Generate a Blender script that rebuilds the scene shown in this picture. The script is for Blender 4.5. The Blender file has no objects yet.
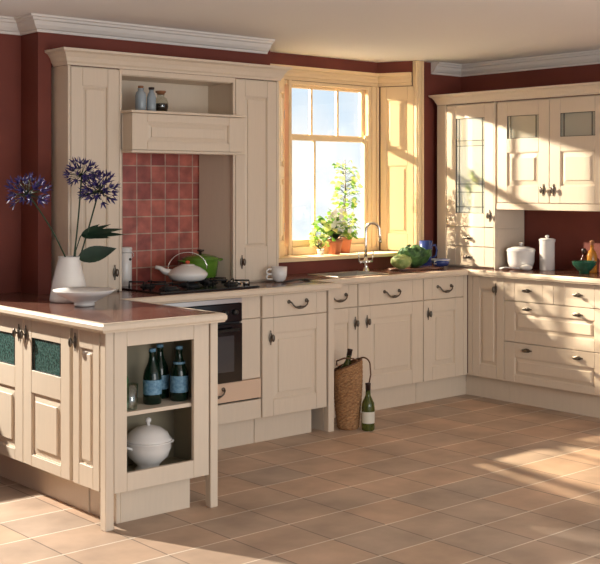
import bpy, bmesh, math, random
from mathutils import Vector, Matrix
PI = math.pi
random.seed(7)
scn = bpy.context.scene
COL = scn.collection

# ---------------------------------------------------------------- camera
cam_d = bpy.data.cameras.new('camera')
cam = bpy.data.objects.new('camera', cam_d); COL.objects.link(cam)
cam.location = (0, 0, 1.474)
cam.rotation_euler = (PI / 2, 0, -math.radians(40.9))
cam_d.sensor_fit = 'HORIZONTAL'; cam_d.sensor_width = 36.0
cam_d.lens = 1143.0 / 600.0 * 36.0
cam_d.shift_x = 0.0
cam_d.shift_y = -(282.0 - 186.0) / 600.0
cam_d.clip_start = 0.05; cam_d.clip_end = 200
scn.camera = cam

# ---------------------------------------------------------------- world, lights, exposure
world = bpy.data.worlds.new('sky'); scn.world = world
world.use_nodes = True
wn = world.node_tree.nodes; wl = world.node_tree.links
wn.clear()
w_out = wn.new('ShaderNodeOutputWorld'); w_bg = wn.new('ShaderNodeBackground')
w_tc = wn.new('ShaderNodeTexCoord'); w_ns = wn.new('ShaderNodeTexNoise'); w_cr = wn.new('ShaderNodeValToRGB')
w_ns.inputs['Scale'].default_value = 5.0; w_ns.inputs['Detail'].default_value = 3.0
w_cr.color_ramp.elements[0].position = 0.40; w_cr.color_ramp.elements[0].color = (0.52, 0.75, 0.96, 1)
w_cr.color_ramp.elements[1].position = 0.55; w_cr.color_ramp.elements[1].color = (1.0, 1.0, 0.97, 1)
wl.new(w_tc.outputs['Generated'], w_ns.inputs['Vector']); wl.new(w_ns.outputs['Fac'], w_cr.inputs['Fac'])
wl.new(w_cr.outputs['Color'], w_bg.inputs['Color']); wl.new(w_bg.outputs['Background'], w_out.inputs['Surface'])
w_bg.inputs['Strength'].default_value = 1.12


def aim(o, target):
    d = Vector(target) - o.location
    o.rotation_euler = d.to_track_quat('-Z', 'Y').to_euler()


def spot(name, loc, target, power, colour, cone, radius):
    l = bpy.data.lights.new(name, 'SPOT'); o = bpy.data.objects.new(name, l); COL.objects.link(o)
    o.location = loc; aim(o, target)
    l.energy = power; l.color = colour; l.spot_size = math.radians(cone); l.spot_blend = 0.15
    l.shadow_soft_size = radius
    return o


# low warm light standing outside each window
spot('window_light', (5.40, 8.0, 2.80), (5.50, 5.2, 1.1), 3800, (1.0, 0.82, 0.58), 85, 0.045)
spot('cupboard_light', (4.0, 8.5, 2.85), (6.1, 5.0, 1.35), 3200, (1.0, 0.86, 0.66), 60, 0.045)
spot('recess_light', (2.6, 7.55, 2.62), (5.9, 5.93, 1.65), 1500, (1.0, 0.84, 0.60), 34, 0.03)
spot('side_window_light', (1.16, 7.8, 3.10), (2.4, 4.6, 0.4), 2300, (1.0, 0.92, 0.80), 60, 0.05)


def area(name, loc, target, sx, sy, power, colour):
    l = bpy.data.lights.new(name, 'AREA'); l.shape = 'RECTANGLE'; l.size = sx; l.size_y = sy
    l.energy = power; l.color = colour
    o = bpy.data.objects.new(name, l); COL.objects.link(o); o.location = loc; aim(o, target)
    return o


# added area light behind the viewer, a soft fill raising the ambient level
area('room_fill', (3.0, -1.2, 1.35), (5.6, 5.2, 1.5), 3.0, 1.8, 98, (1.0, 0.96, 0.91))

scn.view_settings.view_transform = 'Standard'
scn.view_settings.look = 'None'
scn.view_settings.gamma = 1.0
scn.view_settings.use_curve_mapping = False
scn.view_settings.exposure = 0.0

# ---------------------------------------------------------------- materials


def new_mat(name):
    m = bpy.data.materials.new(name); m.use_nodes = True
    nt = m.node_tree; b = nt.nodes['Principled BSDF']
    return m, nt, b


def mat(name, col, rough=0.5, metal=0.0, var=0.0, scale=8.0, bump=0.0, bscale=60.0, trans=0.0, ior=1.45,
        stretch=(1, 1, 1), col2=None, coat=0.0, sss=0.0):
    m, nt, b = new_mat(name)
    b.inputs['Roughness'].default_value = rough
    b.inputs['Metallic'].default_value = metal
    b.inputs['Transmission Weight'].default_value = trans
    b.inputs['IOR'].default_value = ior
    b.inputs['Coat Weight'].default_value = coat
    b.inputs['Base Color'].default_value = (*col, 1)
    tc = nt.nodes.new('ShaderNodeTexCoord')
    if var > 0 or col2:
        mp = nt.nodes.new('ShaderNodeMapping'); mp.inputs['Scale'].default_value = stretch
        n = nt.nodes.new('ShaderNodeTexNoise'); n.inputs['Scale'].default_value = scale
        n.inputs['Detail'].default_value = 4
        r = nt.nodes.new('ShaderNodeValToRGB')
        c2 = col2 if col2 else tuple(min(1, c * (1 + var)) for c in col)
        c1 = col if col2 else tuple(c * (1 - var) for c in col)
        r.color_ramp.elements[0].color = (*c1, 1); r.color_ramp.elements[0].position = 0.32
        r.color_ramp.elements[1].color = (*c2, 1); r.color_ramp.elements[1].position = 0.68
        nt.links.new(tc.outputs['Object'], mp.inputs['Vector']); nt.links.new(mp.outputs['Vector'], n.inputs['Vector'])
        nt.links.new(n.outputs['Fac'], r.inputs['Fac']); nt.links.new(r.outputs['Color'], b.inputs['Base Color'])
    if bump > 0:
        n2 = nt.nodes.new('ShaderNodeTexNoise'); n2.inputs['Scale'].default_value = bscale
        bp = nt.nodes.new('ShaderNodeBump'); bp.inputs['Strength'].default_value = bump
        bp.inputs['Distance'].default_value = 0.01
        nt.links.new(tc.outputs['Object'], n2.inputs['Vector']); nt.links.new(n2.outputs['Fac'], bp.inputs['Height'])
        nt.links.new(bp.outputs['Normal'], b.inputs['Normal'])
    return m


def leaf_mat(name, col, col2, scale=20, glow=0.45):
    m = mat(name, col, 0.5, col2=col2, scale=scale)
    nt = m.node_tree; b = nt.nodes['Principled BSDF']; out = nt.nodes['Material Output']
    tr = nt.nodes.new('ShaderNodeBsdfTranslucent'); mx = nt.nodes.new('ShaderNodeMixShader'); mx.inputs[0].default_value = glow
    src = b.inputs['Base Color'].links[0].from_socket
    nt.links.new(src, tr.inputs['Color']); nt.links.new(b.outputs[0], mx.inputs[1]); nt.links.new(tr.outputs[0], mx.inputs[2])
    nt.links.new(mx.outputs[0], out.inputs['Surface'])
    return m


def brick_mat(name, c1, c2, grout, w, h, ox, oy, oz, plane, mortar, rough, nvar=0.25, nscale=3.0, bump=0.3, cross=None):
    """square tiles laid in a grid; plane 'xy' (floor) or 'xz' (wall)"""
    m, nt, b = new_mat(name)
    L = nt.links; N = nt.nodes
    g = N.new('ShaderNodeNewGeometry'); sx = N.new('ShaderNodeSeparateXYZ'); cx = N.new('ShaderNodeCombineXYZ')
    L.new(g.outputs['Position'], sx.inputs[0])
    axes = {'xy': ('X', 'Y'), 'xz': ('X', 'Z')}[plane]
    offs = {'X': ox, 'Y': oy, 'Z': oz}
    for i, ax in enumerate(axes):
        s = N.new('ShaderNodeMath'); s.operation = 'SUBTRACT'; s.inputs[1].default_value = offs[ax] - 40 * (w, h)[i]
        L.new(sx.outputs[ax], s.inputs[0]); L.new(s.outputs[0], cx.inputs[i])
    # slight waviness so the tile edges look hand made
    nz = N.new('ShaderNodeTexNoise'); nz.inputs['Scale'].default_value = 6
    L.new(cx.outputs[0], nz.inputs['Vector'])
    sub = N.new('ShaderNodeVectorMath'); sub.operation = 'SUBTRACT'; sub.inputs[1].default_value = (0.5, 0.5, 0.5)
    L.new(nz.outputs['Color'], sub.inputs[0])
    sc = N.new('ShaderNodeVectorMath'); sc.operation = 'SCALE'; sc.inputs['Scale'].default_value = mortar * 1.2
    L.new(sub.outputs[0], sc.inputs[0])
    ad = N.new('ShaderNodeVectorMath'); ad.operation = 'ADD'
    L.new(cx.outputs[0], ad.inputs[0]); L.new(sc.outputs[0], ad.inputs[1])
    bt = N.new('ShaderNodeTexBrick'); bt.offset = 0.0; bt.squash = 1.0
    bt.inputs['Scale'].default_value = 1.0; bt.inputs['Brick Width'].default_value = w
    bt.inputs['Row Height'].default_value = h; bt.inputs['Mortar Size'].default_value = mortar
    bt.inputs['Mortar Smooth'].default_value = 0.2
    bt.inputs['Color1'].default_value = (*c1, 1); bt.inputs['Color2'].default_value = (*c2, 1)
    bt.inputs['Mortar'].default_value = (*grout, 1); bt.inputs['Bias'].default_value = 0.0
    L.new(ad.outputs[0], bt.inputs['Vector'])
    if cross:   # joints running the other way darkened: relief shading put into the grout colour
        sp = N.new('ShaderNodeSeparateXYZ'); L.new(ad.outputs[0], sp.inputs[0])
        ops = [('DIVIDE', h), ('FRACT', 0), ('SUBTRACT', 0.5), ('ABSOLUTE', 0), ('GREATER_THAN', 0.5 - mortar * 1.3 / h)]
        sock = sp.outputs['Y']
        for op, v in ops:
            q = N.new('ShaderNodeMath'); q.operation = op; q.inputs[1].default_value = v
            L.new(sock, q.inputs[0]); sock = q.outputs[0]
        mm = N.new('ShaderNodeMix'); mm.data_type = 'RGBA'
        mm.inputs['A'].default_value = (*cross, 1); mm.inputs['B'].default_value = (*grout, 1)
        L.new(sock, mm.inputs['Factor']); L.new(mm.outputs['Result'], bt.inputs['Mortar'])
    n2 = N.new('ShaderNodeTexNoise'); n2.inputs['Scale'].default_value = nscale; n2.inputs['Detail'].default_value = 5
    L.new(cx.outputs[0], n2.inputs['Vector'])
    mr = N.new('ShaderNodeMapRange'); mr.inputs['From Min'].default_value = 0.3; mr.inputs['From Max'].default_value = 0.7
    mr.inputs['To Min'].default_value = 1 - nvar; mr.inputs['To Max'].default_value = 1 + nvar
    L.new(n2.outputs['Fac'], mr.inputs['Value'])
    mx = N.new('ShaderNodeVectorMath'); mx.operation = 'SCALE'
    L.new(bt.outputs['Color'], mx.inputs[0]); L.new(mr.outputs[0], mx.inputs['Scale'])
    L.new(mx.outputs[0], b.inputs['Base Color'])
    b.inputs['Roughness'].default_value = rough
    bp = N.new('ShaderNodeBump'); bp.inputs['Strength'].default_value = bump; bp.inputs['Distance'].default_value = 0.004
    iv = N.new('ShaderNodeMath'); iv.operation = 'MULTIPLY_ADD'; iv.inputs[1].default_value = -1; iv.inputs[2].default_value = 1
    L.new(bt.outputs['Fac'], iv.inputs[0])
    a2 = N.new('ShaderNodeMath'); a2.operation = 'MULTIPLY_ADD'; a2.inputs[1].default_value = 0.5
    L.new(n2.outputs['Fac'], a2.inputs[0]); L.new(iv.outputs[0], a2.inputs[2])
    L.new(a2.outputs[0], bp.inputs['Height']); L.new(bp.outputs['Normal'], b.inputs['Normal'])
    return m


def pane_mat(name, tint, fac=0.07, rough=0.0, bump=0.0):
    m = bpy.data.materials.new(name); m.use_nodes = True
    nt = m.node_tree; nt.nodes.clear()
    o = nt.nodes.new('ShaderNodeOutputMaterial'); mix = nt.nodes.new('ShaderNodeMixShader')
    t = nt.nodes.new('ShaderNodeBsdfTransparent'); g = nt.nodes.new('ShaderNodeBsdfGlossy')
    t.inputs['Color'].default_value = (*tint, 1); g.inputs['Roughness'].default_value = rough
    mix.inputs[0].default_value = fac
    if bump:
        tc = nt.nodes.new('ShaderNodeTexCoord'); n = nt.nodes.new('ShaderNodeTexNoise'); n.inputs['Scale'].default_value = 25
        b = nt.nodes.new('ShaderNodeBump'); b.inputs['Strength'].default_value = bump
        nt.links.new(tc.outputs['Object'], n.inputs['Vector']); nt.links.new(n.outputs['Fac'], b.inputs['Height'])
        nt.links.new(b.outputs['Normal'], g.inputs['Normal'])
    nt.links.new(t.outputs[0], mix.inputs[1]); nt.links.new(g.outputs[0], mix.inputs[2]); nt.links.new(mix.outputs[0], o.inputs[0])
    return m


M = {}
M['cream'] = mat('cream_paint', (0.69, 0.575, 0.45), 0.42, var=0.018, scale=14, stretch=(6, 6, 0.5))
M['cream_shade'] = mat('cream_shaded_interior', (0.30, 0.26, 0.18), 0.7)  # cream darkened so the colour carries the shade inside the display cabinet
M['frame'] = mat('window_paint', (0.80, 0.60, 0.36), 0.4)
M['wall'] = mat('terracotta_wall', (0.175, 0.041, 0.027), 0.75, var=0.12, scale=3, bump=0.05, bscale=90)
M['ceiling'] = mat('ceiling_paint', (0.86, 0.84, 0.82), 0.85)
M['cornice'] = mat('plaster_white', (0.76, 0.72, 0.68), 0.6)
M['top'] = mat('worktop_wood', (0.075, 0.030, 0.022), 0.20, col2=(0.19, 0.085, 0.058), scale=7, stretch=(1.0, 5, 5), coat=0.15)
M['metal'] = mat('pewter', (0.16, 0.135, 0.11), 0.38, metal=0.9)
M['chrome'] = mat('chrome', (0.75, 0.74, 0.72), 0.12, metal=1.0)
M['steel'] = mat('steel', (0.62, 0.60, 0.57), 0.28, metal=1.0)
M['black'] = mat('black_gloss', (0.006, 0.006, 0.007), 0.12)
M['blackm'] = mat('black_iron', (0.015, 0.015, 0.016), 0.45)
M['dark'] = mat('dark_gap', (0.01, 0.008, 0.006), 0.8)
M['white'] = mat('white_ceramic', (0.74, 0.71, 0.68), 0.22, coat=0.2)
M['whitem'] = mat('white_matt_ceramic', (0.72, 0.69, 0.66), 0.45)
M['green'] = mat('green_enamel', (0.09, 0.20, 0.02), 0.25, coat=0.3)
M['greenbowl'] = mat('green_glaze', (0.02, 0.10, 0.06), 0.2, coat=0.3, var=0.3, scale=20)
M['blue'] = mat('blue_glaze', (0.022, 0.045, 0.19), 0.25, coat=0.3)
M['terra'] = mat('terracotta_pot', (0.36, 0.12, 0.06), 0.75, var=0.15, scale=12)
M['soil'] = mat('soil', (0.04, 0.025, 0.015), 0.95)
M['leaf'] = leaf_mat('leaf_green', (0.05, 0.18, 0.025), (0.22, 0.40, 0.05))
M['leafy'] = leaf_mat('leaf_yellow_green', (0.26, 0.40, 0.06), (0.78, 0.76, 0.34))  # yellow-green made paler, with window backlight put into the leaf colour
M['leafd'] = mat('leaf_dark', (0.003, 0.014, 0.007), 0.5, col2=(0.008, 0.034, 0.016), scale=9)
M['petalw'] = mat('petal_white', (0.85, 0.82, 0.72), 0.5)
M['petalb'] = mat('petal_violet', (0.018, 0.011, 0.07), 0.5, col2=(0.07, 0.05, 0.21), scale=60)
M['stem'] = mat('stem_green', (0.015, 0.04, 0.015), 0.5)
M['cabb'] = mat('savoy_leaf', (0.010, 0.045, 0.016), 0.5, col2=(0.10, 0.22, 0.06), scale=22, bump=1.0, bscale=45)
M['cabb2'] = mat('cabbage_heart', (0.13, 0.24, 0.05), 0.5, col2=(0.46, 0.52, 0.20), scale=22, bump=1.0, bscale=45)
M['cork'] = mat('cork', (0.30, 0.13, 0.06), 0.8)
M['botgreen'] = mat('bottle_green_glass', (0.004, 0.018, 0.010), 0.08, trans=0.25)
M['botolive'] = mat('bottle_olive_glass', (0.10, 0.12, 0.025), 0.08, trans=0.4)
M['botlight'] = mat('bottle_pale_green_glass', (0.08, 0.34, 0.12), 0.08, trans=0.5)
M['label'] = mat('paper_label', (0.66, 0.62, 0.52), 0.7)
M['labelblue'] = mat('blue_paper_label', (0.06, 0.16, 0.27), 0.6, col2=(0.20, 0.36, 0.48), scale=70)
M['foil'] = mat('foil_dark', (0.03, 0.015, 0.012), 0.3)
M['tumbler'] = pane_mat('clear_glass', (0.82, 0.90, 0.86), 0.20)
M['pane'] = pane_mat('window_glass', (0.98, 0.99, 1.0), 0.05)
M['cabglass'] = pane_mat('leaded_glass', (0.93, 0.94, 0.86), 0.30, 0.03, 0.12)
_nt = M['cabglass'].node_tree
_o = _nt.nodes['Material Output']; _src = _o.inputs[0].links[0].from_socket
_d = _nt.nodes.new('ShaderNodeBsdfDiffuse'); _d.inputs['Color'].default_value = (0.88, 0.86, 0.74, 1)  # cream diffuse puts the panes' bright, lit look into their colour
_m = _nt.nodes.new('ShaderNodeMixShader'); _m.inputs[0].default_value = 0.38
_nt.links.new(_src, _m.inputs[1]); _nt.links.new(_d.outputs[0], _m.inputs[2]); _nt.links.new(_m.outputs[0], _o.inputs[0])
M['jarglass'] = pane_mat('jar_glass', (0.82, 0.84, 0.80), 0.10)
M['darkglass'] = mat('mottled_green_glass', (0.012, 0.045, 0.040), 0.22, col2=(0.09, 0.17, 0.15), scale=90, bump=0.5, bscale=120)
M['lead'] = mat('lead_came', (0.05, 0.045, 0.035), 0.5, metal=0.5)
M['basket'] = mat('woven_cane', (0.20, 0.09, 0.035), 0.75, col2=(0.46, 0.25, 0.11), scale=55, stretch=(1, 1, 3), bump=0.6, bscale=110)
M['cane'] = mat('cane_dark', (0.12, 0.05, 0.02), 0.6)
M['sauce'] = mat('dark_sauce', (0.05, 0.008, 0.005), 0.12)
M['amber'] = mat('amber_oil', (0.60, 0.26, 0.04), 0.1, trans=0.35)
M['glassblue'] = mat('pale_blue_glass', (0.40, 0.47, 0.52), 0.2, trans=0.2)
M['redk'] = mat('red_knob', (0.55, 0.08, 0.03), 0.4)
M['drawerin'] = mat('pink_panel', (0.68, 0.48, 0.34), 0.5)
M['herbs'] = mat('dark_preserve', (0.02, 0.014, 0.008), 0.35)
M['floor'] = brick_mat('floor_tiles', (0.53, 0.355, 0.24), (0.41, 0.31, 0.235), (0.76, 0.66, 0.54), 0.316, 0.28,
                       3.54 + 0.0, 3.515, 0, 'xy', 0.004, 0.5, 0.26, 3.2, 0.25, (0.22, 0.16, 0.12))
M['tiles'] = brick_mat('red_wall_tiles', (0.44, 0.125, 0.088), (0.25, 0.055, 0.045), (0.42, 0.30, 0.23), 0.1, 0.1,
                       3.47, 0, 0.893, 'xz', 0.0035, 0.3, 0.3, 14.0, 0.4)

# ---------------------------------------------------------------- mesh helpers


class MB:
    def __init__(self):
        self.bm = bmesh.new()

    def box(self, x0, x1, y0, y1, z0, z1, bev=0.0):
        if x1 < x0: x0, x1 = x1, x0
        if y1 < y0: y0, y1 = y1, y0
        if z1 < z0: z0, z1 = z1, z0
        if bev <= 0:
            vs = [self.bm.verts.new((x, y, z)) for x in (x0, x1) for y in (y0, y1) for z in (z0, z1)]
            for f in ((0, 1, 3, 2), (4, 6, 7, 5), (0, 4, 5, 1), (2, 3, 7, 6), (0, 2, 6, 4), (1, 5, 7, 3)):
                self.bm.faces.new([vs[i] for i in f])
        else:
            t = bmesh.new()
            vs = [t.verts.new((x, y, z)) for x in (x0, x1) for y in (y0, y1) for z in (z0, z1)]
            for f in ((0, 1, 3, 2), (4, 6, 7, 5), (0, 4, 5, 1), (2, 3, 7, 6), (0, 2, 6, 4), (1, 5, 7, 3)):
                t.faces.new([vs[i] for i in f])
            bmesh.ops.bevel(t, geom=t.edges[:], offset=bev, segments=1, affect='EDGES')
            self.merge(t)
        return self

    def merge(self, t, mtx=None):
        if mtx is not None: bmesh.ops.transform(t, matrix=mtx, verts=t.verts)
        mp = {}
        for v in t.verts: mp[v] = self.bm.verts.new(v.co)
        for f in t.faces:
            try:
                nf = self.bm.faces.new([mp[v] for v in f.verts]); nf.smooth = f.smooth
            except ValueError: pass
        t.free()

    def prism(self, poly, z0, z1):
        a = [self.bm.verts.new((x, y, z0)) for x, y in poly]; b = [self.bm.verts.new((x, y, z1)) for x, y in poly]
        n = len(poly)
        self.bm.faces.new(a); self.bm.faces.new(b)
        for i in range(n): self.bm.faces.new([a[i], a[(i + 1) % n], b[(i + 1) % n], b[i]])
        return self

    def frustum_y(self, x0, x1, z0, z1, y0, y1, ins):
        """raised field: outer rectangle at depth y0, inner at y1"""
        o = [self.bm.verts.new(c) for c in ((x0, y0, z0), (x1, y0, z0), (x1, y0, z1), (x0, y0, z1))]
        i = [self.bm.verts.new(c) for c in ((x0 + ins, y1, z0 + ins), (x1 - ins, y1, z0 + ins), (x1 - ins, y1, z1 - ins), (x0 + ins, y1, z1 - ins))]
        for k in range(4): self.bm.faces.new([o[k], o[(k + 1) % 4], i[(k + 1) % 4], i[k]])
        self.bm.faces.new(i)
        return self

    def lathe(self, prof, cx=0, cy=0, cz=0, seg=28, sx=1.0, sy=1.0, mtx=None, caps=True):
        t = bmesh.new(); rings = []
        for r, z in prof:
            if r < 1e-5: rings.append([t.verts.new((0, 0, z))])
            else: rings.append([t.verts.new((r * sx * math.cos(2 * PI * k / seg), r * sy * math.sin(2 * PI * k / seg), z)) for k in range(seg)])
        for a, b in zip(rings, rings[1:]):
            for k in range(seg):
                k2 = (k + 1) % seg
                if len(a) == 1 and len(b) == 1: continue
                if len(a) == 1: f = t.faces.new([a[0], b[k2], b[k]])
                elif len(b) == 1: f = t.faces.new([a[k], a[k2], b[0]])
                else: f = t.faces.new([a[k], a[k2], b[k2], b[k]])
                f.smooth = True
        if caps:
            for rg in (rings[0], rings[-1]):
                if len(rg) > 1:
                    try: t.faces.new(rg)
                    except ValueError: pass
        mm = Matrix.Translation((cx, cy, cz))
        if mtx is not None: mm = mm @ mtx
        self.merge(t, mm)
        return self

    def ell(self, cx, cy, cz, rx, ry, rz, seg=14, rings=8):
        prof = [(math.sin(PI * i / rings), -math.cos(PI * i / rings)) for i in range(rings + 1)]
        return self.lathe(prof, cx, cy, cz, seg, mtx=Matrix.Diagonal((rx, ry, rz, 1)), caps=False)

    def tube(self, pts, rad, seg=8, caps=True):
        pts = [Vector(p) for p in pts]; n = len(pts)
        if not isinstance(rad, (list, tuple)): rad = [rad] * n
        rings = []; up = None
        for i, p in enumerate(pts):
            d = (pts[min(i + 1, n - 1)] - pts[max(i - 1, 0)]).normalized()
            if up is None:
                up = Vector((0, 0, 1)) if abs(d.z) < 0.9 else Vector((1, 0, 0))
            s = d.cross(up).normalized(); up = s.cross(d).normalized()
            rings.append([self.bm.verts.new(p + rad[i] * (math.cos(2 * PI * k / seg) * s + math.sin(2 * PI * k / seg) * up)) for k in range(seg)])
        for a, b in zip(rings, rings[1:]):
            for k in range(seg):
                f = self.bm.faces.new([a[k], a[(k + 1) % seg], b[(k + 1) % seg], b[k]]); f.smooth = True
        if caps:
            self.bm.faces.new(rings[0]); self.bm.faces.new(rings[-1])
        return self

    def sweep(self, path, prof):
        """closed (out, z) profile carried along a plan path, out = right of travel"""
        path = [Vector((p[0], p[1])) for p in path]; n = len(path); rings = []
        for i, p in enumerate(path):
            ds = []
            if i > 0: ds.append((path[i] - path[i - 1]).normalized())
            if i < n - 1: ds.append((path[i + 1] - path[i]).normalized())
            ns = [Vector((d.y, -d.x)) for d in ds]
            if len(ns) == 2:
                m = (ns[0] + ns[1]).normalized(); m = m / max(0.2, m.dot(ns[0]))
            else: m = ns[0]
            rings.append([self.bm.verts.new((p.x + m.x * o, p.y + m.y * o, z)) for o, z in prof])
        k = len(prof)
        for a, b in zip(rings, rings[1:]):
            for j in range(k): self.bm.faces.new([a[j], a[(j + 1) % k], b[(j + 1) % k], b[j]])
        self.bm.faces.new(rings[0]); self.bm.faces.new(rings[-1])
        return self

    def leaf(self, base, tip, width, nrm, fold=0.25, n=5, curl=0.0):
        base = Vector(base); tip = Vector(tip); d = tip - base; L = d.length
        nrm = Vector(nrm).normalized(); s = d.cross(nrm).normalized(); nn = s.cross(d).normalized()
        mid = []; le = []; ri = []
        for i in range(n + 1):
            u = i / n; w = width * math.sin(PI * min(1, u ** 0.75)) * 0.5
            c = base + d * u + nn * (-curl * L * u * u)
            mid.append(self.bm.verts.new(c)); 
            le.append(self.bm.verts.new(c + s * w + nn * w * fold)); ri.append(self.bm.verts.new(c - s * w + nn * w * fold))
        for i in range(n):
            for a, b in ((le, mid), (mid, ri)):
                f = self.bm.faces.new([a[i], a[i + 1], b[i + 1], b[i]]); f.smooth = True
        return self

    def mesh(self, name, m, normals=True):
        if normals: bmesh.ops.recalc_face_normals(self.bm, faces=self.bm.faces[:])
        me = bpy.data.meshes.new(name); self.bm.to_mesh(me); self.bm.free()
        me.materials.append(m)
        return me

    def build(self, name, m, parent=None, loc=(0, 0, 0), rz=0.0, normals=True):
        o = bpy.data.objects.new(name, self.mesh(name, m, normals)); COL.objects.link(o)
        o.location = loc; o.rotation_euler = (0, 0, rz)
        if parent is not None: o.parent = parent
        return o


def tag(o, label, cat, group=None):
    o['label'] = label; o['category'] = cat
    if group: o['group'] = group
    return o


def thing(name, label, cat, loc=(0, 0, 0), rz=0.0, group=None):
    o = bpy.data.objects.new(name, None); COL.objects.link(o)
    o.empty_display_size = 0.1
    o.location = loc; o.rotation_euler = (0, 0, rz)
    return tag(o, label, cat, group)


def struct(name, mb, m, parent=None):
    o = mb.build(name, m, parent)
    if parent is None: o['kind'] = 'structure'
    return o


CEIL = 2.385
# ---------------------------------------------------------------- room shell
struct('floor', MB().box(-1.0, 6.75, -0.6, 6.1, -0.06, 0), M['floor'])
struct('ceiling', MB().box(-1.0, 6.75, -0.6, 6.1, CEIL, CEIL + 0.08), M['ceiling'])
struct('wall_right', MB().box(6.585, 6.75, 1.2, 6.06, 0, CEIL), M['wall'])
w = MB()
for a in ((-1.0, 1.25, 0, CEIL), (2.42, 4.515, 0, CEIL), (1.25, 2.42, 0, 0.84), (1.25, 2.42, 2.25, CEIL)):
    w.box(a[0], a[1], 5.745, 5.86, a[2], a[3])
struct('wall_back', w, M['wall'])
struct('wall_chimney', MB().box(2.95, 3.03, 5.55, 5.744, 0, CEIL).box(3.03, 4.515, 5.55, 5.744, 2.13, CEIL), M['wall'])
struct('wall_chimney_side', MB().box(4.515, 4.56, 5.55, 6.04, 0, CEIL), M['wall'])
w = MB().prism([(4.56, 5.745), (6.069, 5.745), (5.95, 6.0), (4.56, 6.0)], 0, 0.975)
w.box(4.56, 5.98, 6.0, 6.06, 0, 1.0)
w.box(4.56, 5.98, 6.0, 6.06, 2.20, CEIL)
w.box(4.56, 5.036, 6.0, 6.06, 1.0, 2.20)
struct('wall_recess', w, M['wall'])
struct('wall_corner', MB().prism([(6.069, 5.745), (6.585, 5.745), (6.585, 6.06), (5.95, 6.06), (5.95, 6.0)], 0, CEIL), M['wall'])
struct('wall_left', MB().box(-1.1, -1.0, -0.6, 5.86, 0, CEIL), M['wall'])
cp = [(0.0, CEIL - 0.001), (0.0, CEIL - 0.085), (0.010, CEIL - 0.085), (0.014, CEIL - 0.072), (0.024, CEIL - 0.068), (0.040, CEIL - 0.050),
      (0.050, CEIL - 0.030), (0.062, CEIL - 0.026), (0.068, CEIL - 0.014), (0.082, CEIL - 0.012), (0.085, CEIL - 0.001)]
struct('trim_1', MB().sweep([(-1.0, 5.745), (2.95, 5.745), (2.95, 5.55), (4.53, 5.55)], cp), M['cornice'])
struct('trim_2', MB().sweep([(6.255, 5.745), (6.585, 5.745), (6.585, 1.2)], cp), M['cornice'])
struct('wall_splashback', MB().box(3.385, 4.145, 5.70, 5.742, 0.86, 1.72), M['tiles'])

# ---- the sash window in its recess
def sash(name, x0, x1, z0, z1, y0, y1, bars, parent, st=0.035, rb=0.035, rt=0.035):
    m = MB()
    m.box(x0, x0 + st, y0, y1, z0, z1, 0.003); m.box(x1 - st, x1, y0, y1, z0, z1, 0.003)
    m.box(x0 + st, x1 - st, y0, y1, z0, z0 + rb, 0.003); m.box(x0 + st, x1 - st, y0, y1, z1 - rt, z1, 0.003)
    for b in bars: m.box(b - 0.009, b + 0.009, y0 + 0.004, y1 - 0.004, z0 + rb, z1 - rt)
    o = m.build(name, M['frame'], parent)
    MB().box(x0 + st, x1 - st, (y0 + y1) / 2 - 0.002, (y0 + y1) / 2 + 0.002, z0 + rb, z1 - rt).build('pane', M['pane'], o)
    return o


fr = MB()
fr.box(5.060, 5.085, 5.955, 6.05, 1.0, 2.20, 0.002)
fr.box(5.036, 5.060, 5.975, 6.05, 1.0, 1.06); fr.box(5.036, 5.060, 5.975, 6.05, 2.17, 2.20)
fr.box(5.835, 5.95, 5.975, 6.05, 1.0, 2.20, 0.003)
fr.box(5.865, 5.89, 5.965, 5.976, 1.02, 2.20, 0.002)
fr.box(5.915, 5.935, 5.965, 5.976, 1.02, 2.20, 0.002)
fr.box(5.085, 5.835, 5.975, 6.05, 2.175, 2.20, 0.003)
fr.box(5.085, 5.835, 5.95, 6.05, 1.0, 1.055, 0.003)
win = fr.build('window_1', M['frame']); win['kind'] = 'structure'
sash('upper_sash', 5.085, 5.835, 1.80, 2.175, 6.018, 6.045, [5.325, 5.575], win, 0.03, 0.035, 0.02)
sash('lower_sash', 5.085, 5.835, 1.055, 1.825, 5.985, 6.012, [5.325], win, 0.03, 0.045, 0.035)
MB().box(5.038, 5.060, 6.02, 6.024, 1.06, 2.17).build('pane', M['pane'], win)
MB().box(5.80, 5.84, 5.972, 5.985, 1.80, 1.84, 0.003).build('sash_horn', M['frame'], win)
# head mouldings following the recess, then the panelled shutter on the splayed side
hp = [(0, 2.205), (0.012, 2.205), (0.012, 2.225), (0.022, 2.23), (0.022, 2.25), (0.016, 2.255), (0.016, 2.272), (0.032, 2.28), (0.036, 2.30), (0, 2.30)]
struct('trim_3', MB().sweep([(4.562, 5.998), (5.948, 5.998), (6.062, 5.752)], hp), M['frame'])
a = MB()
a.box(6.056, 6.130, 5.700, 5.744, 0.99, CEIL - 0.002, 0.004)
a.box(6.066, 6.085, 5.692, 5.702, 0.99, CEIL - 0.002, 0.003)
a.box(6.105, 6.124, 5.690, 5.702, 0.99, CEIL - 0.002, 0.003)
struct('trim_4', a, M['frame'])
sl = MB().prism([(4.56, 5.69), (6.10, 5.69), (6.049, 5.76), (5.945, 5.97), (4.56, 5.97)], 0.976, 1.0)
bmesh.ops.bevel(sl.bm, geom=[e for e in sl.bm.edges if abs(e.verts[0].co.z - e.verts[1].co.z) < 1e-4], offset=0.006, segments=2, affect='EDGES')
struct('trim_5', sl, M['frame'])


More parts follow.
